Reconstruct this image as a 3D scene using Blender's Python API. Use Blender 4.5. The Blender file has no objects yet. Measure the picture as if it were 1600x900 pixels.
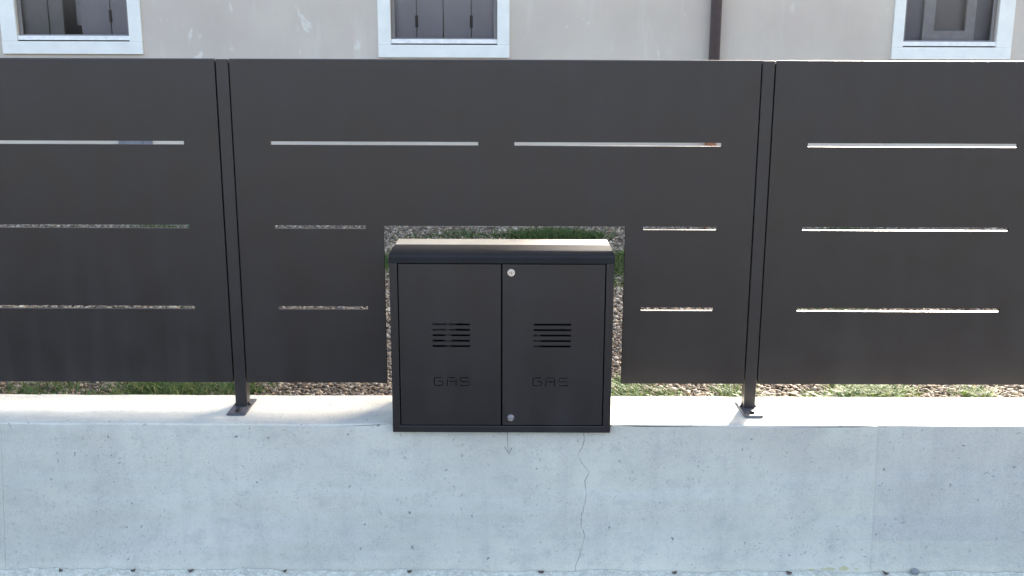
import bpy, bmesh, math, random
import numpy as np
from mathutils import Vector, Matrix
from mathutils.geometry import tessellate_polygon

S = bpy.context.scene
COL = S.collection
rnd = random.Random(7)

# ------------------------------------------------------------------ camera
PITCH = 12.632
cam_d = bpy.data.cameras.new('camera')
cam_d.sensor_width = 36.0
cam_d.lens = 36.0 * 1580 / 1600
cam_d.clip_start = 0.05
cam_d.clip_end = 2000
cam = bpy.data.objects.new('camera', cam_d)
COL.objects.link(cam)
_p, _r = math.radians(PITCH), math.radians(0.2)
fw = Vector((0, math.cos(_p), -math.sin(_p)))
rt = Vector((1, 0, 0))
up = rt.cross(fw)
r2 = rt * math.cos(_r) + up * math.sin(_r)
u2 = -rt * math.sin(_r) + up * math.cos(_r)
mw = Matrix((r2, u2, -fw)).transposed().to_4x4()
mw.translation = Vector((0.0638, -3.7847, 1.338))
cam.matrix_world = mw
S.camera = cam

# ------------------------------------------------------------------ light
SUN_AZ, SUN_EL = math.radians(25), math.radians(27)
world = bpy.data.worlds.new('World')
S.world = world
world.use_nodes = True
wn = world.node_tree
sky = wn.nodes.new('ShaderNodeTexSky')
sky.sky_type = 'NISHITA'
sky.sun_disc = False
sky.sun_elevation = SUN_EL
sky.sun_rotation = SUN_AZ
sky.air_density = 0.7
sky.dust_density = 8.0
sky.ozone_density = 0.0
wn.links.new(sky.outputs[0], wn.nodes['Background'].inputs[0])
wn.nodes['Background'].inputs[1].default_value = 0.15
sun_d = bpy.data.lights.new('sun', 'SUN')
sun_d.energy = 4.0
sun_d.angle = math.radians(4.0)
sun_d.color = (1.0, 0.93, 0.84)
sun = bpy.data.objects.new('sun', sun_d)
COL.objects.link(sun)
sdir = Vector((math.sin(SUN_AZ) * math.cos(SUN_EL), math.cos(SUN_AZ) * math.cos(SUN_EL), math.sin(SUN_EL)))
sun.rotation_euler = sdir.to_track_quat('Z', 'Y').to_euler()
sun.location = (6, 10, 12)
vs = S.view_settings
vs.view_transform = 'Standard'
vs.look = 'None'
vs.gamma = 1.0
vs.use_curve_mapping = False
vs.exposure = 2.95

# ------------------------------------------------------------------ helpers
ORG = {}


def tag(o, label=None, cat=None, group=None, kind=None):
    if label: o['label'] = label
    if cat: o['category'] = cat
    if group: o['group'] = group
    if kind: o['kind'] = kind
    return o


def thing(name, loc, label, cat, group=None):
    o = bpy.data.objects.new(name, None)
    o.empty_display_size = 0.1
    COL.objects.link(o)
    o.location = loc
    ORG[o.name] = Vector(loc)
    return tag(o, label, cat, group)


def link_mesh(name, me, mats, parent=None):
    if not isinstance(mats, (list, tuple)): mats = [mats]
    for m in mats: me.materials.append(m)
    o = bpy.data.objects.new(name, me)
    COL.objects.link(o)
    if parent is not None:
        o.parent = parent
        ORG[o.name] = ORG[parent.name]
        me.transform(Matrix.Translation(-ORG[parent.name]))
    else:
        ORG[o.name] = Vector((0, 0, 0))
    return o


def obj(name, bm, mats, parent=None, smooth=False, bevel=0.0, seg=2):
    bmesh.ops.recalc_face_normals(bm, faces=bm.faces[:])
    me = bpy.data.meshes.new(name)
    bm.to_mesh(me)
    bm.free()
    if smooth:
        for p in me.polygons: p.use_smooth = True
    o = link_mesh(name, me, mats, parent)
    if bevel > 0:
        b = o.modifiers.new('bevel', 'BEVEL')
        b.width = bevel
        b.segments = seg
        b.limit_method = 'ANGLE'
        b.angle_limit = math.radians(50)
    return o


def box(bm, x0, x1, y0, y1, z0, z1, mi=0):
    v = [bm.verts.new((x, y, z)) for z in (z0, z1) for y in (y0, y1) for x in (x0, x1)]
    for q in ((0, 2, 3, 1), (4, 5, 7, 6), (0, 1, 5, 4), (2, 6, 7, 3), (0, 4, 6, 2), (1, 3, 7, 5)):
        f = bm.faces.new([v[i] for i in q])
        f.material_index = mi
    return bm


def boxes(*bs):
    bm = bmesh.new()
    for b in bs: box(bm, *b)
    return bm


def cyl(bm, c, axis, r, h, n=24, r1=None, mi=0):
    """cylinder from c along axis (unit) with height h"""
    a = Vector(axis).normalized()
    t = Vector((0, 0, 1)) if abs(a.z) < 0.9 else Vector((1, 0, 0))
    e1 = a.cross(t).normalized()
    e2 = a.cross(e1)
    r1 = r if r1 is None else r1
    c = Vector(c)
    A = [bm.verts.new(c + (e1 * math.cos(k * 2 * math.pi / n) + e2 * math.sin(k * 2 * math.pi / n)) * r) for k in range(n)]
    B = [bm.verts.new(c + a * h + (e1 * math.cos(k * 2 * math.pi / n) + e2 * math.sin(k * 2 * math.pi / n)) * r1) for k in range(n)]
    fs = [bm.faces.new(A), bm.faces.new(B)]
    for k in range(n):
        fs.append(bm.faces.new((A[k], A[(k + 1) % n], B[(k + 1) % n], B[k])))
    for f in fs: f.material_index = mi
    return bm


def plate(x0, x1, z0, z1, y0, y1, holes, bm=None):
    """solid upright plate between y0 and y1 with rectangular through holes (x0,x1,z0,z1)"""
    bm = bm or bmesh.new()
    xs = sorted({round(a, 5) for a in [x0, x1] + [min(max(h[i], x0), x1) for h in holes for i in (0, 1)]})
    zs = sorted({round(a, 5) for a in [z0, z1] + [min(max(h[i], z0), z1) for h in holes for i in (2, 3)]})
    nx, nz = len(xs) - 1, len(zs) - 1

    def solid(i, j):
        if i < 0 or j < 0 or i >= nx or j >= nz: return False
        cx, cz = (xs[i] + xs[i + 1]) / 2, (zs[j] + zs[j + 1]) / 2
        return not any(h[0] < cx < h[1] and h[2] < cz < h[3] for h in holes)
    V = {}

    def vert(i, j, s):
        k = (i, j, s)
        if k not in V: V[k] = bm.verts.new((xs[i], y1 if s else y0, zs[j]))
        return V[k]
    for i in range(nx):
        for j in range(nz):
            if not solid(i, j): continue
            for s in (0, 1):
                bm.faces.new([vert(i, j, s), vert(i + 1, j, s), vert(i + 1, j + 1, s), vert(i, j + 1, s)])
            for (di, dj, a, b) in ((-1, 0, (i, j), (i, j + 1)), (1, 0, (i + 1, j), (i + 1, j + 1)), (0, -1, (i, j), (i + 1, j)), (0, 1, (i, j + 1), (i + 1, j + 1))):
                if not solid(i + di, j + dj):
                    bm.faces.new([vert(*a, 0), vert(*b, 0), vert(*b, 1), vert(*a, 1)])
    return bm


def prism(poly, y0, y1, bm=None):
    """polygon of (x,z) extruded from y0 to y1"""
    bm = bm or bmesh.new()
    A = [bm.verts.new((x, y0, z)) for x, z in poly]
    B = [bm.verts.new((x, y1, z)) for x, z in poly]
    for t in tessellate_polygon([[Vector((x, z, 0)) for x, z in poly]]):
        bm.faces.new([A[i] for i in t])
        bm.faces.new([B[i] for i in t])
    n = len(poly)
    for i in range(n):
        bm.faces.new((A[i], A[(i + 1) % n], B[(i + 1) % n], B[i]))
    return bm


# ------------------------------------------------------------------ materials
class NT:
    def __init__(s, name):
        s.m = bpy.data.materials.new(name)
        s.m.use_nodes = True
        s.t = s.m.node_tree
        s.b = s.t.nodes['Principled BSDF']
        s.out = s.t.nodes['Material Output']
        s.co = s.t.nodes.new('ShaderNodeTexCoord').outputs['Object']

    def n(s, typ, **kw):
        nd = s.t.nodes.new(typ)
        for k, v in kw.items():
            if k in nd.inputs: s.set(nd.inputs[k], v)
            else: setattr(nd, k, v)
        return nd

    def set(s, inp, v):
        if isinstance(v, bpy.types.NodeSocket): s.t.links.new(v, inp)
        else: inp.default_value = v

    def mapped(s, scale=(1, 1, 1), loc=(0, 0, 0)):
        return s.n('ShaderNodeMapping', Vector=s.co, Scale=scale, Location=loc).outputs[0]

    def noise(s, scale, detail=4, rough=0.55, vec=None, dist=0.0):
        return s.n('ShaderNodeTexNoise', Vector=vec or s.co, Scale=scale, Detail=detail, Roughness=rough, Distortion=dist).outputs[0]

    def ramp(s, fac, stops):
        r = s.n('ShaderNodeValToRGB', Fac=fac)
        e = r.color_ramp.elements
        while len(e) < len(stops): e.new(0.5)
        for i, (p, c) in enumerate(stops):
            e[i].position = p
            e[i].color = (c, c, c, 1) if isinstance(c, (int, float)) else (*c, 1)
        return r.outputs[0]

    def mix(s, fac, a, b, mode='MIX'):
        m = s.n('ShaderNodeMix', data_type='RGBA', blend_type=mode)
        s.set(m.inputs[0], fac)
        for i, v in ((6, a), (7, b)):
            if isinstance(v, tuple) and len(v) == 3: v = (*v, 1)
            s.set(m.inputs[i], v)
        return m.outputs[2]

    def math(s, op, a, b=0.0, c=0.0):
        m = s.n('ShaderNodeMath', operation=op)
        s.set(m.inputs[0], a); s.set(m.inputs[1], b); s.set(m.inputs[2], c)
        return m.outputs[0]

    def bump(s, h, strength=0.3, dist=0.002, normal=None):
        b = s.n('ShaderNodeBump', Height=h, Strength=strength, Distance=dist)
        if normal is not None: s.t.links.new(normal, b.inputs['Normal'])
        return b.outputs[0]

    def fin(s, col=None, rough=None, normal=None, metal=None, spec=None):
        for k, v in (('Base Color', col), ('Roughness', rough), ('Normal', normal), ('Metallic', metal), ('Specular IOR Level', spec)):
            if v is None: continue
            if isinstance(v, tuple) and len(v) == 3: v = (*v, 1)
            s.set(s.b.inputs[k], v)
        return s.m


def m_paint(name, base, rough=0.42, wave=0.35, spec=0.5):
    n = NT(name)
    big = n.noise(1.3, 2)
    fine = n.noise(900, 2)
    smudge = n.noise(6, 5, 0.65)
    c = n.mix(n.ramp(smudge, [(0.35, 0.0), (0.75, 1.0)]), base, tuple(x * 1.18 + 0.002 for x in base))
    # faint dust run down by rain
    run = n.noise(7, 5, 0.6, n.mapped((1.6, 1, 0.12), (3, 0, 1)))
    cloud = n.noise(0.9, 3, 0.5, n.mapped((1, 1, 0.8), (9, 0, 4)))
    dust = n.math('MULTIPLY', n.ramp(run, [(0.42, 0.0), (0.72, 1.0)]), n.ramp(cloud, [(0.35, 0.25), (0.65, 1.0)]))
    c = n.mix(n.math('MULTIPLY', dust, 0.022), c, (0.26, 0.24, 0.21))
    r = n.math('ADD', n.math('MULTIPLY', smudge, 0.2), n.math('ADD', n.math('MULTIPLY', dust, 0.10), rough - 0.1))
    b1 = n.bump(big, wave, 0.012)
    b2 = n.bump(fine, 0.06, 0.0003, b1)
    return n.fin(c, r, b2, spec=spec)


def m_concrete(name, boards=0.25, tint=(1, 1, 1)):
    n = NT(name)
    A = tuple(a * b for a, b in zip((0.74, 0.725, 0.585), tint))
    B = tuple(a * b for a, b in zip((0.59, 0.58, 0.475), tint))
    blot = n.noise(2.2, 6, 0.6)
    c = n.mix(n.ramp(blot, [(0.3, 0.0), (0.7, 1.0)]), B, A)
    # smeared cement laitance, drawn along the boards
    streak = n.noise(3.0, 5, 0.6, n.mapped((0.5, 1, 5)))
    c = n.mix(n.math('MULTIPLY', n.ramp(streak, [(0.48, 0.0), (0.72, 1.0)]), 0.35), c, (0.73, 0.75, 0.67))
    # formwork boards leave faint differences of tone
    br = n.n('ShaderNodeTexBrick', Vector=n.n('ShaderNodeMapping', Vector=n.co, Rotation=(math.radians(-90), 0, 0), Location=(0.3, 0.02, 0)).outputs[0], Scale=1.0)
    br.inputs['Color1'].default_value = (0, 0, 0, 1)
    br.inputs['Color2'].default_value = (1, 1, 1, 1)
    br.inputs['Mortar'].default_value = (0.5, 0.5, 0.5, 1)
    br.inputs['Mortar Size'].default_value = 0.0
    br.inputs['Brick Width'].default_value = 0.9
    br.inputs['Row Height'].default_value = 0.105
    c = n.mix(n.math('MULTIPLY', br.outputs[0], boards), c, (0.47, 0.45, 0.44))
    # brownish weathering in patches
    rust = n.noise(1.1, 5, 0.65, n.mapped((1, 1, 1.6), (4.1, 0, 2.2)))
    c = n.mix(n.math('MULTIPLY', n.ramp(rust, [(0.52, 0.0), (0.74, 1.0)]), 0.5), c, (0.53, 0.49, 0.41))
    mott = n.noise(11, 6, 0.68, n.mapped((1, 1, 1.25), (2, 0, 9)))
    c = n.mix(n.math('MULTIPLY', n.ramp(mott, [(0.50, 0.0), (0.72, 1.0)]), 0.42), c, (0.43, 0.44, 0.38))
    drip = n.noise(5, 5, 0.62, n.mapped((2.4, 1, 0.22), (6, 0, 3)))
    c = n.mix(n.math('MULTIPLY', n.ramp(drip, [(0.52, 0.0), (0.74, 1.0)]), 0.30), c, (0.47, 0.455, 0.40))
    # dirt that settles on the flat top
    nz = n.n('ShaderNodeSeparateXYZ', Vector=n.n('ShaderNodeNewGeometry').outputs['Normal']).outputs[2]
    sett = n.math('MULTIPLY', n.ramp(n.noise(7, 6, 0.7, n.mapped((0.7, 1.5, 1))), [(0.36, 0.15), (0.66, 1.0)]), n.math('GREATER_THAN', nz, 0.7))
    c = n.mix(n.math('MULTIPLY', sett, 0.55), c, (0.42, 0.43, 0.40))
    grain = n.noise(160, 3, 0.6)
    c = n.mix(0.30, c, n.ramp(grain, [(0.25, 0.25), (0.75, 0.75)]), 'OVERLAY')
    # bug holes of several sizes
    pits = None
    for sc, th, dens in ((17, 0.11, 0.74), (30, 0.14, 0.70), (60, 0.20, 0.68), (110, 0.26, 0.62)):
        dv = n.mix(0.04, n.co, n.n('ShaderNodeTexNoise', Vector=n.co, Scale=sc * 2.0).outputs[1], 'ADD')
        v = n.n('ShaderNodeTexVoronoi', Vector=dv, Scale=sc)
        near = n.ramp(v.outputs['Distance'], [(th * 0.55, 1.0), (th, 0.0)])
        sel = n.n('ShaderNodeSeparateColor', Color=v.outputs['Color']).outputs[0]
        keep = n.math('GREATER_THAN', sel, dens)
        zone = n.ramp(n.noise(2.6, 3, 0.5, n.mapped((1, 1, 1), (sc, 3, 1))), [(0.36, 0.0), (0.52, 1.0)])
        p = n.math('MULTIPLY', n.math('MULTIPLY', near, keep), zone)
        pits = p if pits is None else n.math('MAXIMUM', pits, p)
    c = n.mix(n.math('MULTIPLY', pits, 0.72), c, (0.13, 0.13, 0.125))
    h = n.math('SUBTRACT', n.math('ADD', n.math('MULTIPLY', grain, 0.12), n.math('MULTIPLY', streak, 0.25)), pits)
    return n.fin(c, 0.9, n.bump(h, 0.55, 0.003), spec=0.3)


def m_rough(name, a, b, scale=40, bump=0.8, dist=0.006):
    n = NT(name)
    x = n.noise(scale, 6, 0.65)
    y = n.noise(scale * 5, 3, 0.6)
    c = n.mix(n.ramp(x, [(0.32, 0.0), (0.68, 1.0)]), a, b)
    c = n.mix(0.4, c, n.ramp(y, [(0.3, 0.2), (0.7, 0.8)]), 'OVERLAY')
    return n.fin(c, 0.92, n.bump(n.math('ADD', x, n.math('MULTIPLY', y, 0.4)), bump, dist), spec=0.25)


def m_plaster(name):
    n = NT(name)
    big = n.noise(0.9, 5, 0.55)
    c = n.mix(n.ramp(big, [(0.32, 0.0), (0.68, 1.0)]), (0.56, 0.49, 0.39), (0.67, 0.605, 0.48))
    warm = n.noise(2.3, 4, 0.5, n.mapped((1, 1, 1), (7, 2, 5)))
    c = n.mix(n.math('MULTIPLY', n.ramp(warm, [(0.5, 0.0), (0.7, 1.0)]), 0.4), c, (0.60, 0.50, 0.42))
    # scraped and filled spots, whiter than the render coat
    f1 = n.noise(5.0, 7, 0.62, n.mapped((1.3, 1, 0.75), (1.7, 0, 0.6)), 0.6)
    f2 = n.noise(1.0, 2, 0.5, n.mapped((1, 1, 1), (3.3, 0, 1)))
    sp = n.math('MULTIPLY', n.ramp(f1, [(0.635, 0.0), (0.68, 1.0)]), n.ramp(f2, [(0.42, 0.0), (0.56, 1.0)]))
    c = n.mix(n.math('MULTIPLY', sp, 0.55), c, (0.82, 0.80, 0.70))
    sm = n.noise(3.2, 4, 0.6, n.mapped((2.2, 1, 0.35), (0.4, 0, 5)))
    c = n.mix(n.math('MULTIPLY', n.ramp(sm, [(0.55, 0.0), (0.75, 1.0)]), 0.35), c, (0.74, 0.715, 0.60))
    g = n.noise(140, 3)
    return n.fin(c, 0.92, n.bump(n.math('ADD', n.math('MULTIPLY', g, 0.4), n.math('MULTIPLY', f1, 0.6)), 0.35, 0.004), spec=0.25)


def m_plain(name, base, rough=0.5, metal=0.0, var=0.12, scale=18, bump=0.15):
    n = NT(name)
    x = n.noise(scale, 5, 0.6)
    c = n.mix(n.ramp(x, [(0.3, 0.0), (0.7, 1.0)]), tuple(v * (1 - var) for v in base), tuple(min(v * (1 + var), 1) for v in base))
    return n.fin(c, n.math('ADD', n.math('MULTIPLY', x, 0.16), max(rough - 0.08, 0.02)), n.bump(n.noise(scale * 14, 3), bump, 0.001), metal)


def m_attr(name, rough=0.8, spec=0.3, trans=0.0, var_scale=120):
    n = NT(name)
    a = n.n('ShaderNodeAttribute', attribute_name='tint').outputs[0]
    x = n.noise(var_scale, 3)
    c = n.mix(0.3, a, n.ramp(x, [(0.3, 0.25), (0.7, 0.75)]), 'OVERLAY')
    n.fin(c, rough, None, spec=spec)
    if trans:
        tr = n.n('ShaderNodeBsdfTranslucent', Color=c)
        ms = n.n('ShaderNodeMixShader', Fac=trans)
        n.t.links.new(n.b.outputs[0], ms.inputs[1])
        n.t.links.new(tr.outputs[0], ms.inputs[2])
        n.t.links.new(ms.outputs[0], n.out.inputs[0])
    return n.m


def m_glass(name):
    n = NT(name)
    n.t.nodes.remove(n.b)
    fr = n.n('ShaderNodeFresnel', IOR=1.5)
    g = n.n('ShaderNodeBsdfGlossy', Roughness=0.02, Color=(1, 1, 1, 1))
    t = n.n('ShaderNodeBsdfTransparent', Color=(0.92, 0.92, 0.93, 1))
    ms = n.n('ShaderNodeMixShader', Fac=n.math('MULTIPLY', fr.outputs[0], 1.0))
    n.t.links.new(t.outputs[0], ms.inputs[1])
    n.t.links.new(g.outputs[0], ms.inputs[2])
    n.t.links.new(ms.outputs[0], n.out.inputs[0])
    return n.m


M = dict(
    fence=m_paint('anthracite_paint', (0.0205, 0.0170, 0.0155), 0.34),
    post=m_paint('anthracite_post_paint', (0.0215, 0.0185, 0.0175), 0.34, 0.1),
    cab=m_paint('cabinet_paint', (0.017, 0.0148, 0.0140), 0.35, 0.2),
    foot_plate=m_plain('foot_plate_sky_tint', (0.07, 0.072, 0.078), 0.36, 0.0, 0.3, 40),  # paler bluish base carries the sky's reflection in its colour
    hood=m_paint('hood_shade_paint', (0.026, 0.025, 0.0245), 0.7, 0.05, 0.03),  # near-glossless dark finish stands in for the fence's shadow on the hood
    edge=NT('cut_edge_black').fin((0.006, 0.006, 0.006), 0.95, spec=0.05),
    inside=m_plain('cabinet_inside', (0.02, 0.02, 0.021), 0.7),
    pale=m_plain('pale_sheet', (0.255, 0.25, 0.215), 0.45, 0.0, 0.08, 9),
    steel=m_plain('steel', (0.70, 0.70, 0.72), 0.28, 1.0, 0.1),
    dark=m_plain('keyhole_black', (0.012, 0.012, 0.012), 0.6),
    zinc=m_plain('zinc', (0.45, 0.46, 0.48), 0.42, 0.9),
    conc=m_concrete('board_cast_concrete', 0.10),
    conc_r=m_concrete('board_cast_concrete_darker', 0.38, (0.97, 0.965, 0.96)),
    foot=m_rough('rough_mortar', (0.42, 0.43, 0.36), (0.64, 0.66, 0.55), 40, 0.8, 0.008),
    asphalt=m_rough('asphalt', (0.045, 0.045, 0.047), (0.075, 0.074, 0.072), 60),
    soil=m_rough('soil', (0.07, 0.055, 0.042), (0.17, 0.145, 0.115), 55),
    earth=m_rough('earth', (0.10, 0.10, 0.08), (0.16, 0.15, 0.12), 0.8),
    plaster=m_plaster('old_plaster'),
    white=m_plain('white_stone_surround', (0.86, 0.86, 0.75), 0.75, 0.0, 0.05, 7),
    sill=m_plain('white_sill_metal', (0.88, 0.87, 0.80), 0.4),
    shutter=m_plain('grey_shutter', (0.325, 0.30, 0.30), 0.55, 0.0, 0.08, 5),
    shutter_b=m_plain('frame_and_dim_shutter', (0.225, 0.205, 0.18), 0.55, 0.0, 0.08, 5),  # window frames; also a left-leaf copy with its different light put into the colour
    shutter_d=m_plain('dark_grey_shutter', (0.225, 0.21, 0.215), 0.55, 0.0, 0.1, 5),
    shutter_e=m_plain('brown_board', (0.26, 0.235, 0.21), 0.6, 0.0, 0.12, 5),
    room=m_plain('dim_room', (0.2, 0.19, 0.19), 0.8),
    inner=m_plain('inner_frame_grey', (0.42, 0.40, 0.37), 0.5),
    pipe=m_plain('brown_downpipe', (0.125, 0.10, 0.098), 0.45),
    shoe=m_plain('terracotta_pipe', (0.34, 0.13, 0.06), 0.7),
    hatch=m_plain('hatch_grey', (0.20, 0.205, 0.215), 0.5),
    roof=m_rough('roof_tile', (0.22, 0.10, 0.06), (0.32, 0.16, 0.10), 9),
    stone=m_attr('gravel_stone', 0.75, 0.35),
    grass=m_attr('grass_blade', 0.6, 0.3, 0.35),
    leaf=m_plain('dry_leaf', (0.085, 0.065, 0.05), 0.8, 0, 0.35, 60),
    pebble=m_plain('grey_pebble', (0.24, 0.25, 0.25), 0.85, 0, 0.2, 60),
    pencil=m_plain('pencil_line', (0.13, 0.135, 0.13), 0.8),
    yellow=m_rough('yellow_paint', (0.60, 0.56, 0.27), (0.60, 0.58, 0.42), 70),
    meter=m_plain('meter_grey', (0.16, 0.16, 0.165), 0.5),
    gaspipe=m_plain('gas_pipe', (0.13, 0.125, 0.11), 0.45),
    glass=m_glass('window_glass'),
)

# ------------------------------------------------------------------ the ground
ZG, ZY, ZS = -0.66, -0.075, -0.624
tag(obj('ground', boxes((-300, 300, -300, 300, ZG - 0.3, ZG)), M['earth']), kind='structure')
tag(obj('street', boxes((-80, 80, -9, -0.235, ZG + 0.004, ZS)), M['asphalt']), kind='structure')
yard_bm = bmesh.new()
NX, NY = 60, 40
gv = [[yard_bm.verts.new((-12 + 24 * i / NX, 0.16 + 4.84 * j / NY, ZY + rnd.uniform(-0.006, 0.006))) for i in range(NX + 1)] for j in range(NY + 1)]
for j in range(NY):
    for i in range(NX):
        yard_bm.faces.new((gv[j][i], gv[j][i + 1], gv[j + 1][i + 1], gv[j + 1][i]))
tag(obj('yard_ground', yard_bm, M['soil'], smooth=True), kind='structure')

# ------------------------------------------------------------------ concrete wall
YF, YB = -0.175, 0.16
ZB = -0.66
wall = thing('concrete_wall', (0, 0, ZB), 'low pale grey cast concrete wall carrying the dark metal fence', 'wall')


def jagged(p0, p1, n, amp, seed):
    r = random.Random(seed)
    out = []
    for i in range(n + 1):
        t = i / n
        out.append((p0[0] + (p1[0] - p0[0]) * t + (r.uniform(-amp, amp)), p0[1] + (p1[1] - p0[1]) * t))
    return out


def shift(path, dx):
    return [(x + (dx[i] if isinstance(dx, list) else dx), z) for i, (x, z) in enumerate(path)]


def wavy_top(x0, x1, seed):
    r = random.Random(seed)
    n = max(2, int(abs(x1 - x0) / 0.09))
    return [(x0 + (x1 - x0) * i / n, r.uniform(-0.0012, 0.0012)) for i in range(n + 1)]


def wall_piece(bm):
    """round the long top edges a little"""
    bmesh.ops.recalc_face_normals(bm, faces=bm.faces[:])
    es = [e for e in bm.edges if all(v.co.z > -0.004 for v in e.verts) and abs(e.verts[0].co.y - e.verts[1].co.y) < 1e-5
          and abs(e.verts[0].co.y - YF) < 1e-4 and len(e.link_faces) == 2 and abs(e.link_faces[0].normal.dot(e.link_faces[1].normal)) < 0.5]
    bmesh.ops.bevel(bm, geom=es, offset=0.006, segments=3, profile=0.5, affect='EDGES')
    return bm


CX0, CX1, CZ0 = -0.3845, 0.4375, -0.0235          # the notch the cabinet stands in
jl = jagged((-1.862, 0), (-1.913, ZB), 16, 0.0015, 3)
jr = jagged((1.448, 0), (1.468, ZB), 16, 0.0018, 4)
crack = [(0.335, CZ0), (0.340, -0.056), (0.330, -0.096), (0.318, -0.115), (0.330, -0.150), (0.360, -0.186), (0.344, -0.227), (0.352, -0.284),
         (0.349, -0.310), (0.336, -0.360), (0.333, -0.402), (0.349, -0.452), (0.339, -0.506), (0.322, -0.561), (0.314, -0.596), (0.316, ZB)]
fine = []
rr = random.Random(12)
for (a, b) in zip(crack[:-1], crack[1:]):
    k = max(2, int((a[1] - b[1]) / 0.012))
    for i in range(k):
        t = i / k
        fine.append((a[0] + (b[0] - a[0]) * t + (0 if i == 0 else rr.uniform(-0.0030, 0.0030)), a[1] + (b[1] - a[1]) * t))
fine.append(crack[-1])
half = [rr.choice((0.0003, 0.0005, 0.0007, 0.0007, 0.0012)) * rr.uniform(0.7, 1.3) for _ in fine]
cl = shift(fine, [-h for h in half])
cr = shift(fine, half)

bm = prism(wavy_top(-3.6, jl[0][0] - 0.0004, 1) + shift(jl, -0.0004)[1:] + [(-3.6, ZB)], YF, YB)
obj('wall_section', wall_piece(bm), M['conc'], wall)
# middle section: two bodies parted by the hairline crack under the cabinet
bm = prism(wavy_top(jl[0][0] + 0.0004, CX0, 2) + [(CX0, CZ0)] + cl + shift(jl, 0.0004)[:0:-1], YF, YB)
prism([(CX1, CZ0)] + wavy_top(CX1, jr[0][0] - 0.0004, 5) + shift(jr, -0.0005)[1:] + cr[::-1], YF, YB, bm)
obj('wall_section', wall_piece(bm), M['conc'], wall)
bm = prism(wavy_top(jr[0][0] + 0.0004, 3.6, 6) + [(3.6, ZB)] + shift(jr, 0.0005)[:0:-1], YF + 0.0015, YB)
obj('wall_section', wall_piece(bm), M['conc_r'], wall)

# ragged mortar footing along the base, standing a hair off the wall
fb = bmesh.new()
n = 560
rows = []
rr = random.Random(5)
ph = [rr.uniform(0, 6.28) for _ in range(8)]
for i in range(n + 1):
    x = -3.4 + 6.8 * i / n
    w = 0.0035 * math.sin(x * 9 + ph[0]) + 0.003 * math.sin(x * 23 + ph[1]) + 0.002 * math.sin(x * 61 + ph[2]) + rr.uniform(-0.0012, 0.0012)
    zt = -0.599 + w
    pts = [(YF - 0.0035, ZB), (YF - 0.0035, zt - 0.001), (YF - 0.008, zt + 0.001)]
    for k in range(1, 6):
        pts.append((YF - 0.008 - 0.009 * k + rr.uniform(-0.003, 0.003), zt - 0.0035 * k + rr.uniform(-0.003, 0.003)))
    pts.append((YF - 0.062, ZB))
    rows.append([fb.verts.new((x, y, z)) for y, z in pts])
for a, b in zip(rows[:-1], rows[1:]):
    for k in range(len(a) - 1):
        fb.faces.new((a[k], b[k], b[k + 1], a[k + 1]))
obj('footing', fb, M['foot'], wall)


def stroke(bm, p, q, w, y):
    p, q = Vector(p), Vector(q)
    d = (q - p).normalized()
    s = Vector((-d.y, d.x)) * w / 2
    pts = [p + s, q + s * 0.6, q - s * 0.6, p - s]
    A = [bm.verts.new((v.x, y, v.y)) for v in pts]
    B = [bm.verts.new((v.x, y + 0.0006, v.y)) for v in pts]
    bm.faces.new(A); bm.faces.new(B)
    for i in range(4): bm.faces.new((A[i], A[(i + 1) % 4], B[(i + 1) % 4], B[i]))


am = bmesh.new()
stroke(am, (0.0490, -0.030), (0.0505, -0.106), 0.0019, YF - 0.0008)
stroke(am, (0.0375, -0.087), (0.0530, -0.114), 0.0022, YF - 0.0012)
stroke(am, (0.0655, -0.091), (0.0535, -0.115), 0.0022, YF - 0.0016)
obj('arrow_mark', am, M['pencil'], wall)['label'] = 'pencilled arrow pointing down'
ym = bmesh.new()
for x0, z0, w, h in ((1.30, -0.589, 0.055, 0.006), (1.362, -0.587, 0.045, 0.009), (1.235, -0.593, 0.03, 0.004), (1.41, -0.589, 0.016, 0.004)):
    k = 18
    pts = [(x0 + w / 2 * math.cos(a * 6.2832 / k) * rr.uniform(0.7, 1.1), z0 + h * math.sin(a * 6.2832 / k) * rr.uniform(0.6, 1.2)) for a in range(k)]
    prism(pts, YF - 0.0008, YF - 0.0002, ym)
obj('paint_mark', ym, M['yellow'], wall)['label'] = 'smear of yellow marking paint'

# ------------------------------------------------------------------ metal fence
ZT, ZP = 1.345, 0.108
PD = 0.017
fence = thing('metal_fence', (0, 0, 0), 'anthracite sheet metal fence with narrow horizontal slots on the concrete wall', 'fence')
SL = 0.0066


def slot(a, b, z): return (a, b, z - SL, z + SL)


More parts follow.
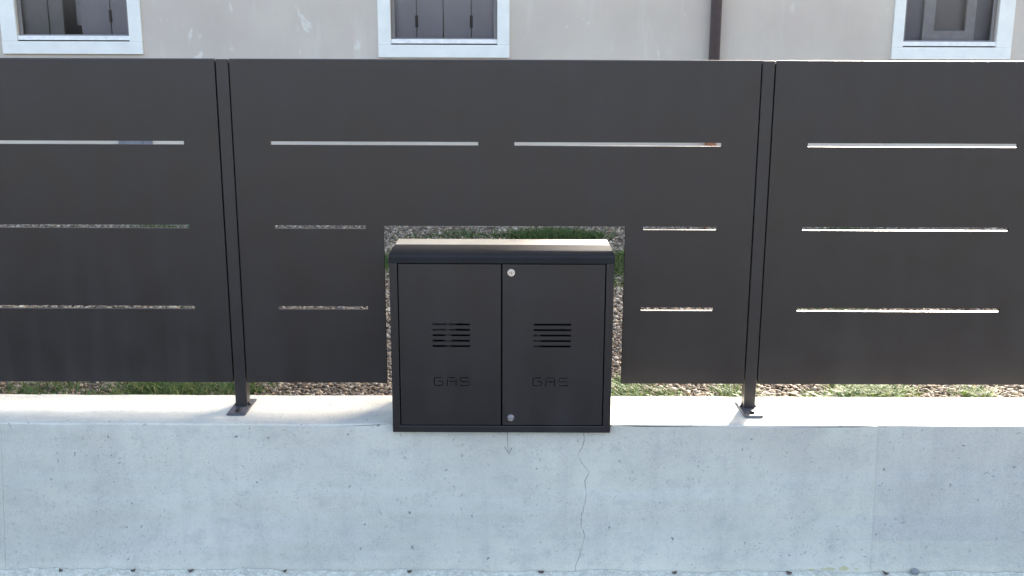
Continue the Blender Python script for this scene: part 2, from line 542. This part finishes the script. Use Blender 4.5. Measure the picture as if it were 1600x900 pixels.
Zr = (1.0385, 0.7235, 0.4085)
panels = [
    (-2.9725, -1.0275, [slot(-2.82, -2.06, z) for z in Zr] + [slot(-1.94, -1.158, z) for z in Zr]),
    (-0.9725, 0.9725, [slot(-0.8365, -0.064, Zr[0]), slot(0.071, 0.842, Zr[0])] + [slot(-0.8355, -0.4915, z) for z in Zr[1:]]
     + [slot(0.560, 0.840, z) for z in Zr[1:]] + [(-0.424, 0.4925, ZP - 0.01, 0.7295)]),
    (1.0275, 2.9725, [slot(1.162, 1.9445, z) for z in Zr] + [slot(2.06, 2.82, z) for z in Zr]),
]
for a, b, holes in panels:
    pm = plate(a, b, ZP, ZT, 0.0, PD, holes)
    bmesh.ops.recalc_face_normals(pm, faces=pm.faces[:])
    # only the folded top is rounded, the laser-cut slots stay sharp
    es = [e for e in pm.edges if all(abs(v.co.z - ZT) < 1e-4 for v in e.verts) and abs(e.verts[0].co.y - e.verts[1].co.y) < 1e-5]
    bmesh.ops.bevel(pm, geom=es, offset=0.005, segments=4, profile=0.5, affect='EDGES')
    for f in pm.faces:      # inner faces of the cabinet cutout coloured matt black
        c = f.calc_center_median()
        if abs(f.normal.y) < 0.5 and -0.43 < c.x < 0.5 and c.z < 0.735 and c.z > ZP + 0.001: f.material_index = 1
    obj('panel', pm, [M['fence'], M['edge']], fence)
for x in (-3.0, -1.0, 1.0, 3.0):
    pb = boxes((x - 0.0225, x + 0.0225, -0.001, 0.05, 0.008, ZT - 0.002))
    box(pb, x - 0.045, x - 0.0228, PD + 0.001, PD + 0.006, ZP + 0.01, ZT - 0.012)
    box(pb, x + 0.0228, x + 0.045, PD + 0.001, PD + 0.006, ZP + 0.01, ZT - 0.012)
    po = obj('post', pb, M['post'], fence, bevel=0.003, seg=3)
    obj('base_plate', boxes((x - 0.0365, x + 0.0365, -0.088, 0.096, 0.0005, 0.0085)), M['foot_plate'], po, bevel=0.003)
    for by in (-0.055, 0.076):
        bb = bmesh.new()
        cyl(bb, (x, by, 0.0085), (0, 0, 1), 0.012, 0.002, 20)
        cyl(bb, (x, by, 0.0105), (0, 0, 1), 0.0085, 0.007, 6)
        obj('bolt', bb, M['post'], po)
    # small weld gussets beside the foot
    for s in (-1, 1):
        prism_pts = [(x + s * 0.0226, 0.0086), (x + s * 0.0345, 0.0086), (x + s * 0.0226, 0.024)]
        obj('gusset', prism(prism_pts, 0.016, 0.022), M['post'], po)

# ------------------------------------------------------------------ gas cabinet
BX0, BX1, BY0, BY1, BZ0 = -0.381, 0.434, -0.200, 0.130, -0.0215
cab = thing('gas_cabinet', (0.0265, -0.035, BZ0), 'black two door metal gas cabinet lettered GAS in the fence cutout', 'cabinet')
sh = boxes((BX0, BX0 + 0.003, BY0 + 0.022, BY1, BZ0, 0.6535), (BX1 - 0.003, BX1, BY0 + 0.022, BY1, BZ0, 0.6535),
           (BX0 + 0.003, BX1 - 0.003, BY1 - 0.003, BY1, BZ0, 0.6535), (BX0 + 0.003, BX1 - 0.003, BY0 + 0.022, BY1 - 0.003, BZ0, BZ0 + 0.003))
obj('shell', sh, M['cab'], cab)
fr = plate(BX0, BX1, BZ0, 0.6245, BY0, BY0 + 0.0215, [(-0.3525, 0.4055, 0.0045, 0.63)])
obj('frame', fr, M['cab'], cab, bevel=0.002)
# dark backing inside, so that gaps and cut-outs read as depth
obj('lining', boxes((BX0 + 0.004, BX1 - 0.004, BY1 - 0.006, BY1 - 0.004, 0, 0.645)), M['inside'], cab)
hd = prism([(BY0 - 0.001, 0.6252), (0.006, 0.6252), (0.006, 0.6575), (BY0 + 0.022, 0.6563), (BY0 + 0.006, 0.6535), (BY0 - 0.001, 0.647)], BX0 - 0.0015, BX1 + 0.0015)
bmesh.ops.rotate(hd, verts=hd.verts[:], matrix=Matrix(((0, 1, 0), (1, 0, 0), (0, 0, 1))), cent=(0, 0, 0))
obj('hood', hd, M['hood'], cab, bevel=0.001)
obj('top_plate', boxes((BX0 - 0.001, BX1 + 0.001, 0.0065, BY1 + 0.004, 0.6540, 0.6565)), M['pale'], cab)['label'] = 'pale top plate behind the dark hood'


def gas_letters(x0):
    """the three cut letters as rectangles, pixel grid of the photo turned to metres"""
    k = 1 / 437.0
    zt = 0.1945
    w = 0.0030
    H, V = [], []

    def h(a, b, z): H.append((x0 + a * k, x0 + b * k, zt - z * k - w / 2, zt - z * k + w / 2))

    def v(x, a, b): V.append((x0 + x * k - w / 2, x0 + x * k + w / 2, zt - b * k, zt - a * k))
    h(1.3, 13.5, 0.9); v(0.6, 1.8, 13.0); h(1.3, 14, 13.9); v(14.2, 6.6, 12.2); h(7.4, 12.2, 6.9)
    v(21.6, 3.0, 14.8); h(22.8, 34.4, 0.9); v(35.6, 3.0, 14.8); h(24.8, 33.4, 6.9)
    h(43, 57, 0.9); v(43.0, 3.0, 6.8); h(45, 54.2, 7.2); v(57.2, 7.6, 12.2); h(43, 57, 13.9)
    return H + V


def door(x0, x1, vx, gx, name):
    holes = [(vx, vx + 0.137, 0.397 - 0.0207 * i - 0.0036, 0.397 - 0.0207 * i + 0.0036) for i in range(5)] + gas_letters(gx)
    bm = plate(x0, x1, 0.0085, 0.6215, BY0 + 0.0015, BY0 + 0.0035, holes)
    # folded returns of the door pan
    box(bm, x0, x0 + 0.0015, BY0 + 0.0036, BY0 + 0.02, 0.0085, 0.6215)
    box(bm, x1 - 0.0015, x1, BY0 + 0.0036, BY0 + 0.02, 0.0085, 0.6215)
    box(bm, x0 + 0.0016, x1 - 0.0016, BY0 + 0.0036, BY0 + 0.02, 0.0085, 0.0100)
    box(bm, x0 + 0.0016, x1 - 0.0016, BY0 + 0.0036, BY0 + 0.02, 0.6200, 0.6215)
    return obj(name, bm, M['cab'], cab)


dl = door(-0.3485, 0.0235, -0.227, -0.2245, 'door')
dr = door(0.0295, 0.4015, 0.144, 0.1415, 'door')
lk = bmesh.new()
yd = BY0 + 0.0015
cyl(lk, (0.0610, yd - 0.0002, 0.5915), (0, -1, 0), 0.0142, 0.0030, 36, 0.0135)
cyl(lk, (0.0610, yd - 0.0033, 0.5915), (0, -1, 0), 0.0090, 0.0016, 30, 0.0085)
box(lk, 0.0602, 0.0618, yd - 0.0056, yd - 0.0050, 0.5872, 0.5950, 1)
cyl(lk, (0.0610, yd - 0.0050, 0.5948), (0, -1, 0), 0.0018, 0.0008, 12, mi=1)
obj('lock', lk, [M['steel'], M['dark']], dr)['label'] = 'round steel keyhole lock'
kb = bmesh.new()
cyl(kb, (0.0610, yd - 0.0002, 0.0365), (0, -1, 0), 0.0135, 0.004, 36, 0.0115)
cyl(kb, (0.0610, yd - 0.0043, 0.0365), (0, -1, 0), 0.0085, 0.006, 30, 0.0055)
obj('knob', kb, M['steel'], dr)['label'] = 'small domed steel knob'

# gas meter standing inside, glimpsed through the vents
gm = thing('gas_meter', (-0.12, 0.0, BZ0 + 0.004), 'grey gas meter glimpsed through the left door vents', 'meter')
obj('meter_body', boxes((-0.30, -0.145, -0.10, 0.06, 0.33, 0.56)), M['meter'], gm, bevel=0.015, seg=3)
pb = bmesh.new()
cyl(pb, (-0.175, -0.125, BZ0 + 0.0045), (0, 0, 1), 0.016, 0.46, 20)
obj('inlet_pipe', pb, M['gaspipe'], gm)
pb = bmesh.new()
cyl(pb, (0.155, -0.13, BZ0 + 0.0045), (0, 0, 1), 0.017, 0.36, 20)
obj('outlet_pipe', pb, M['gaspipe'], gm)

# ------------------------------------------------------------------ house
YH = 5.0
XE = 2.58        # main block cut off here; made-up low wing beyond lets the sun past
house = thing('house', (0, YH, ZY), 'grey plastered house with white window surrounds behind the fence', 'house')
W1 = (-4.111, -3.166, 1.490, 2.62)
W2 = (-0.964, -0.068, 1.472, 2.62)
W3 = (3.351, 4.135, 1.466, 2.20)
mb = plate(-9.0, XE, ZY - 0.2, 6.4, YH, YH + 0.32, [W1, W2])
box(mb, -9.0, -8.7, YH + 0.321, YH + 8, ZY - 0.2, 6.4)
box(mb, XE - 0.3, XE, YH + 0.321, YH + 8, ZY - 0.2, 6.4)
box(mb, -9.0, XE, YH + 8.001, YH + 8.3, ZY - 0.2, 6.4)
obj('wall', mb, M['plaster'], house)
mb = plate(XE + 0.0005, 9.5, ZY - 0.2, 2.34, YH, YH + 0.32, [W3])  # front belongs to the house; its low height is shaped for the sun
box(mb, 9.2, 9.5, YH + 0.321, YH + 5, ZY - 0.2, 2.34)
box(mb, XE + 0.0005, 9.5, YH + 5.001, YH + 5.3, ZY - 0.2, 2.34)
obj('right_wall', mb, M['plaster'], house)
rb = bmesh.new()
ra = [rb.verts.new(p) for p in ((-9.4, YH - 0.4, 6.401), (XE + 0.1, YH - 0.4, 6.401), (XE + 0.1, YH + 8.7, 6.401), (-9.4, YH + 8.7, 6.401), (-6, YH + 4.1, 7.9), (XE - 3.2, YH + 4.1, 7.9))]
for q in ((0, 1, 2, 3), (0, 4, 5, 1), (1, 5, 2), (2, 5, 4, 3), (3, 4, 0)): rb.faces.new([ra[i] for i in q])
obj('roof', rb, M['roof'], house)
rb = prism([(YH - 0.15, 2.341), (YH + 5.5, 2.341), (YH + 5.5, 3.1), (YH - 0.15, 2.42)], XE + 0.002, 9.8)  # unseen low roof, added so that sunlight clears it
bmesh.ops.rotate(rb, verts=rb.verts[:], matrix=Matrix(((0, 1, 0), (1, 0, 0), (0, 0, 1))), cent=(0, 0, 0))
obj('added_wing_roof', rb, M['roof'], house)


def window(w, ow, shutters, base=None):
    """w: opening, ow: widths of surround (left, right, below); the window is a part, its pieces sub-parts"""
    x0, x1, z0, z1 = w
    zr = z0 + 0.046
    # fixed frame = the window part, set back in the reveal
    fr = plate(x0 + 0.001, x1 - 0.001, z0 + 0.001, z1 - 0.001, YH + 0.030, YH + 0.065, [(x0 + 0.03, x1 - 0.03, zr + 0.012, z1 - 0.05)])
    win = obj('window', fr, M['shutter_b'], house, bevel=0.003)
    l, r, b = ow
    e = 0.0005
    obj('jamb', boxes((x0 - l, x0 - e, YH - 0.022, YH - e, z0 + e, z1 + 0.1)), M['white'], win, bevel=0.003)
    obj('jamb', boxes((x1 + e, x1 + r, YH - 0.022, YH - e, z0 + e, z1 + 0.1)), M['white'], win, bevel=0.003)
    obj('sill', boxes((x0 - l, x1 + r, YH - 0.026, YH - e, z0 - b, z0 - e)), M['white'], win, bevel=0.003)
    obj('lintel', boxes((x0 + e, x1 - e, YH - 0.022, YH - e, z1 + e, z1 + 0.1)), M['white'], win, bevel=0.003)
    obj('bottom_rail', boxes((x0 + 0.001, x1 - 0.001, YH - 0.012, YH + 0.028, z0 + 0.011, zr)), M['sill'], win, bevel=0.003)
    obj('pane', boxes((x0 + 0.028, x1 - 0.028, YH + 0.045, YH + 0.049, zr + 0.010, z1 - 0.048)), M['glass'], win)
    for (a, c, yy, mat) in shutters:
        obj('shutter', boxes((a, c, YH + yy, YH + yy + 0.025, zr - 0.015, z1 - 0.002)), M[mat], win, bevel=0.003)
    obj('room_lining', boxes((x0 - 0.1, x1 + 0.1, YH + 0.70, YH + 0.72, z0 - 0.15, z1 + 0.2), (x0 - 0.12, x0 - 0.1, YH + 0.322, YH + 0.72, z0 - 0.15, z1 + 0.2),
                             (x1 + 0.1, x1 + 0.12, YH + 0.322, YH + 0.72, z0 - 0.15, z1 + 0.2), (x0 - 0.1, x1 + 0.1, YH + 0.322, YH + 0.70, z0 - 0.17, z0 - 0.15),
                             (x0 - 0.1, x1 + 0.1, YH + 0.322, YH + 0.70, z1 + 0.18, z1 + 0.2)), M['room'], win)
    return win


def hinge(win, x, z, yy):
    hb = bmesh.new()
    cyl(hb, (x, YH + yy, z - 0.05), (0, 0, 1), 0.012, 0.10, 12)
    obj('hinge', hb, M['dark'], win)


w = window(W1, (0.129, 0.107, 0.104), [(-4.108, -3.880, 0.085, 'shutter_b'), (-3.870, -3.750, 0.085, 'shutter_b'),
                                       (-3.600, -3.352, 0.085, 'shutter'), (-3.344, -3.169, 0.085, 'shutter')])
hinge(w, -3.348, 1.70, 0.083)
obj('reflection_bar', boxes((-3.70, -3.655, YH + 0.24, YH + 0.27, 1.63, 2.6)), M['inner'], w)  # pale bar painted in for a stripe of reflected light
w = window(W2, (0.107, 0.103, 0.105), [(-0.961, -0.757, 0.085, 'shutter'), (-0.750, -0.531, 0.085, 'shutter'), (-0.524, -0.293, 0.085, 'shutter'), (-0.286, -0.071, 0.085, 'shutter')])
hinge(w, -0.7535, 1.665, 0.083)
hinge(w, -0.2895, 1.665, 0.083)
w = window(W3, (0.092, 0.131, 0.10), [(3.354, 3.560, 0.125, 'shutter_d'), (3.975, 4.132, 0.125, 'shutter_d'), (3.575, 3.960, 0.160, 'shutter_e')])
ib = plate(3.546, 3.986, 1.513, 2.19, YH + 0.085, YH + 0.120, [(3.642, 3.905, 1.605, 2.12)])
obj('inner_casement', ib, M['inner'], w)

pb = bmesh.new()
cyl(pb, (1.757, YH - 0.062, 0.86), (0, 0, 1), 0.0455, 5.4, 28)
cyl(pb, (1.757, YH - 0.062, 0.84), (0, 0, 1), 0.052, 0.06, 28)
dp = obj('downpipe', pb, M['pipe'], house)
for p in dp.data.polygons:
    p.use_smooth = len(p.vertices) == 4
pb = bmesh.new()
cyl(pb, (1.757, YH - 0.062, ZY + 0.01), (0, 0, 1), 0.047, 0.829, 28)
so = obj('drain_pipe', pb, M['shoe'], dp)
so['label'] = 'orange brown lower pipe'
hb = plate(-3.33, -3.04, 0.40, 0.90, YH - 0.02, YH - 0.0005, [])
box(hb, -3.27, -3.12, YH - 0.028, YH - 0.0205, 0.46, 0.84)
obj('wall_hatch', hb, M['hatch'], house, bevel=0.004)

# ------------------------------------------------------------------ gravel
def ico():
    t = (1 + 5 ** 0.5) / 2
    v = np.array([(-1, t, 0), (1, t, 0), (-1, -t, 0), (1, -t, 0), (0, -1, t), (0, 1, t), (0, -1, -t), (0, 1, -t), (t, 0, -1), (t, 0, 1), (-t, 0, -1), (-t, 0, 1)], float)
    v /= np.linalg.norm(v[0])
    f = np.array([(0, 11, 5), (0, 5, 1), (0, 1, 7), (0, 7, 10), (0, 10, 11), (1, 5, 9), (5, 11, 4), (11, 10, 2), (10, 7, 6), (7, 1, 8),
                  (3, 9, 4), (3, 4, 2), (3, 2, 6), (3, 6, 8), (3, 8, 9), (4, 9, 5), (2, 4, 11), (6, 2, 10), (8, 6, 7), (9, 8, 1)])
    return v, f


def octa():
    v = np.array([(1, 0, 0), (-1, 0, 0), (0, 1, 0), (0, -1, 0), (0, 0, 1), (0, 0, -1)], float)
    f = np.array([(0, 2, 4), (2, 1, 4), (1, 3, 4), (3, 0, 4), (2, 0, 5), (1, 2, 5), (3, 1, 5), (0, 3, 5)])
    return v, f


def tri_mesh(name, V, Fc, tint=None):
    me = bpy.data.meshes.new(name)
    me.vertices.add(len(V)); me.vertices.foreach_set('co', V.astype(np.float32).ravel())
    me.loops.add(Fc.size); me.loops.foreach_set('vertex_index', Fc.astype(np.int32).ravel())
    me.polygons.add(len(Fc)); me.polygons.foreach_set('loop_start', np.arange(0, Fc.size, Fc.shape[1], dtype=np.int32))
    me.update(calc_edges=True)
    if tint is not None:
        a = me.attributes.new('tint', 'FLOAT_COLOR', 'POINT')
        a.data.foreach_set('color', np.c_[tint, np.ones(len(tint))].astype(np.float32).ravel())
    me.validate()
    return me


G = np.random.default_rng(11)


def stones(n, y0, y1, base, size, lum, warm):
    v, f = base
    y = G.uniform(y0, y1, n)
    x = G.uniform(-1, 1, n) * (0.55 * (y + 3.8) + 0.25)
    s = G.lognormal(math.log(size), 0.42, n).clip(size * 0.45, size * 2.6)
    sc = s[:, None] * np.c_[G.uniform(0.8, 1.35, n), G.uniform(0.6, 1.0, n), G.uniform(0.4, 0.75, n)]
    P = v[None] * (1 + G.uniform(-0.22, 0.22, (n, len(v), 1)))
    P = P * sc[:, None, :]
    # tip a little, then turn
    t = G.normal(0, 0.35, n); c, q = np.cos(t), np.sin(t)
    Y, Z = P[..., 1] * c[:, None] - P[..., 2] * q[:, None], P[..., 1] * q[:, None] + P[..., 2] * c[:, None]
    a = G.uniform(0, 6.283, n); c, q = np.cos(a), np.sin(a)
    X2, Y2 = P[..., 0] * c[:, None] - Y * q[:, None], P[..., 0] * q[:, None] + Y * c[:, None]
    z = ZY + sc[:, 2] * 0.55 + G.uniform(0, 0.007, n)
    V = np.stack([X2 + x[:, None], np.maximum(Y2 + y[:, None], 0.163), Z + z[:, None]], -1).reshape(-1, 3)
    Fc = (f[None] + (np.arange(n) * len(v))[:, None, None]).reshape(-1, 3)
    pal = np.array([(0.40, 0.35, 0.28), (0.27, 0.22, 0.17), (0.17, 0.13, 0.10), (0.33, 0.31, 0.28), (0.58, 0.54, 0.47), (0.22, 0.21, 0.20), (0.30, 0.22, 0.15)])
    k = G.choice(len(pal), n, p=[0.24, 0.2, 0.15, 0.16, 0.09, 0.09, 0.07])
    col = pal[k] * lum * np.array(warm) * G.uniform(0.6, 1.35, (n, 1))
    return V, Fc, np.repeat(col, len(v), 0)


A1 = stones(58000, 0.17, 1.6, ico(), 0.0067, 0.62, (1.02, 1.0, 0.93))
A2 = stones(85000, 1.6, 4.96, octa(), 0.0095, 0.92, (1.06, 1.0, 0.86))
V = np.r_[A1[0], A2[0]]
Fc = np.r_[A1[1], A2[1] + len(A1[0])]
gr = link_mesh('gravel', tri_mesh('gravel', V, Fc, np.r_[A1[2], A2[2]]), M['stone'])
tag(gr, 'brown and beige gravel spread between the wall and house', 'gravel', kind='stuff')

# ------------------------------------------------------------------ grass
GV, GF, GC = [], [], []


def blade(x, y, h, w, col):
    a = rnd.uniform(0, 6.283)
    lean = rnd.uniform(0.4, 1.7) * h
    dx, dy = math.cos(a), math.sin(a)
    b = len(GV)
    for t, ww in ((0, 1.0), (0.4, 0.9), (0.75, 0.6)):
        cx, cy, cz = x + dx * lean * t * t, y + dy * lean * t * t, ZY + h * t * (1 - 0.25 * t * t)
        cy = max(cy, 0.168)
        for s in (-1, 1):
            GV.append((cx - dy * w * ww * s, max(cy + dx * w * ww * s, 0.165), cz)); GC.append(col)
    GV.append((x + dx * lean, max(y + dy * lean, 0.168), ZY + h * 0.75)); GC.append(col)
    for q in ((0, 1, 3), (0, 3, 2), (2, 3, 5), (2, 5, 4), (4, 5, 6)): GF.append([b + i for i in q])


def patch(cx, cy, rx, ry, n, h, w=0.0022, hue=0):
    for _ in range(n):
        while True:
            u, v = rnd.gauss(0, 0.5), rnd.gauss(0, 0.5)
            if u * u + v * v < 1.3: break
        g = rnd.uniform(0.7, 1.5)
        base = [(0.060, 0.115, 0.028), (0.10, 0.145, 0.030), (0.045, 0.095, 0.028), (0.17, 0.15, 0.06)][rnd.choices((0, 1, 2, 3), (5, 3 + 3 * hue, 3, 0.7))[0]]
        blade(cx + u * rx, max(cy + v * ry, 0.175), h * rnd.uniform(0.45, 1.2), w * rnd.uniform(0.7, 1.5), tuple(c * g for c in base))


for a in ((-1.97, 0.40, 0.22, 0.20, 260, 0.07), (-1.42, 0.38, 0.30, 0.18, 1300, 0.065), (-1.10, 0.42, 0.13, 0.12, 220, 0.055), (-0.92, 0.28, 0.06, 0.05, 120, 0.035),
          (1.03, 0.40, 0.10, 0.12, 260, 0.05), (1.14, 0.27, 0.10, 0.06, 200, 0.04), (1.37, 0.33, 0.10, 0.08, 130, 0.045, 0.0022, 1),
          (1.63, 0.40, 0.19, 0.14, 900, 0.065, 0.0022, 1), (2.06, 0.38, 0.09, 0.09, 220, 0.055, 0.0022, 1), (0.53, 0.42, 0.11, 0.16, 500, 0.06), (0.70, 0.36, 0.12, 0.1, 220, 0.045),
          (0.42, 4.35, 0.42, 0.30, 2600, 0.08, 0.003), (-0.30, 4.42, 0.40, 0.24, 380, 0.06, 0.003), (-0.70, 4.3, 0.3, 0.3, 120, 0.05, 0.003), (-0.86, 3.25, 0.22, 0.42, 900, 0.07, 0.003),
          (0.86, 3.2, 0.24, 0.50, 1300, 0.08, 0.003), (0.78, 2.6, 0.2, 0.2, 160, 0.06, 0.003), (-2.9, 4.6, 0.4, 0.2, 700, 0.07, 0.003), (2.95, 4.6, 0.35, 0.2, 700, 0.07, 0.003, 1),
          (-1.7, 2.2, 0.4, 0.4, 500, 0.06, 0.003), (1.9, 2.0, 0.4, 0.4, 500, 0.06, 0.003)):
    patch(*a)
# broad leaves among the grass
for cx, cy, k in ((-2.05, 0.30, 16), (-1.90, 0.26, 14), (-1.15, 0.30, 16), (0.98, 0.28, 12), (1.45, 0.28, 10), (-1.65, 0.27, 10)):
    for _ in range(k):
        blade(cx + rnd.gauss(0, 0.05), cy + abs(rnd.gauss(0, 0.04)), rnd.uniform(0.03, 0.06), rnd.uniform(0.006, 0.011), (0.07 * rnd.uniform(0.7, 1.2), 0.12 * rnd.uniform(0.7, 1.2), 0.035))
gs = link_mesh('grass', tri_mesh('grass', np.array(GV), np.array(GF), np.array(GC)), M['grass'])
tag(gs, 'tufts of green grass and weeds growing through the gravel', 'grass', kind='stuff')

# ------------------------------------------------------------------ litter along the footing
for i, px in enumerate((70, 188, 281, 434, 636, 850, 1066, 1253, 1409)):
    x = 0.0638 + (px - 801) / 1580 * 3.78
    lb = bmesh.new()
    L, Wd = rnd.uniform(0.009, 0.014), rnd.uniform(0.004, 0.007)
    ring = []
    for k in range(10):
        a = k * 6.2832 / 10
        ring.append((L * math.cos(a) * rnd.uniform(0.75, 1.1), Wd * math.sin(a) * rnd.uniform(0.7, 1.2), 0.004 * math.cos(2 * a) + rnd.uniform(0, 0.003)))
    top = [lb.verts.new((p[0], p[1], p[2] + 0.0016)) for p in ring]
    bot = [lb.verts.new(p) for p in ring]
    c0, c1 = lb.verts.new((0, 0, 0.0065)), lb.verts.new((0, 0, 0.0045))
    for k in range(10):
        j = (k + 1) % 10
        lb.faces.new((c0, top[k], top[j])); lb.faces.new((c1, bot[j], bot[k])); lb.faces.new((top[k], bot[k], bot[j], top[j]))
    o = obj('dry_leaf', lb, M['leaf'])
    o.location = (x, YF - 0.019, -0.598)
    o.rotation_euler = (rnd.uniform(-0.2, 0.2), rnd.uniform(-0.2, 0.2), rnd.uniform(-0.5, 0.5))
    tag(o, 'small dark dry leaf lying on the mortar at the wall foot', 'leaf', 'dry leaves along the wall foot')
pbm = bmesh.new()
bmesh.ops.create_icosphere(pbm, subdivisions=2, radius=0.016)
for v in pbm.verts: v.co = Vector((v.co.x * 1.2, v.co.y * 0.6, v.co.z * 0.8)) * rnd.uniform(0.9, 1.1)
o = obj('pebble', pbm, M['pebble'], smooth=True)
o.location = (0.0638 + (1457 - 801) / 1580 * 3.78, YF - 0.014, -0.592)
tag(o, 'grey pebble resting against the foot of the concrete wall', 'stone')
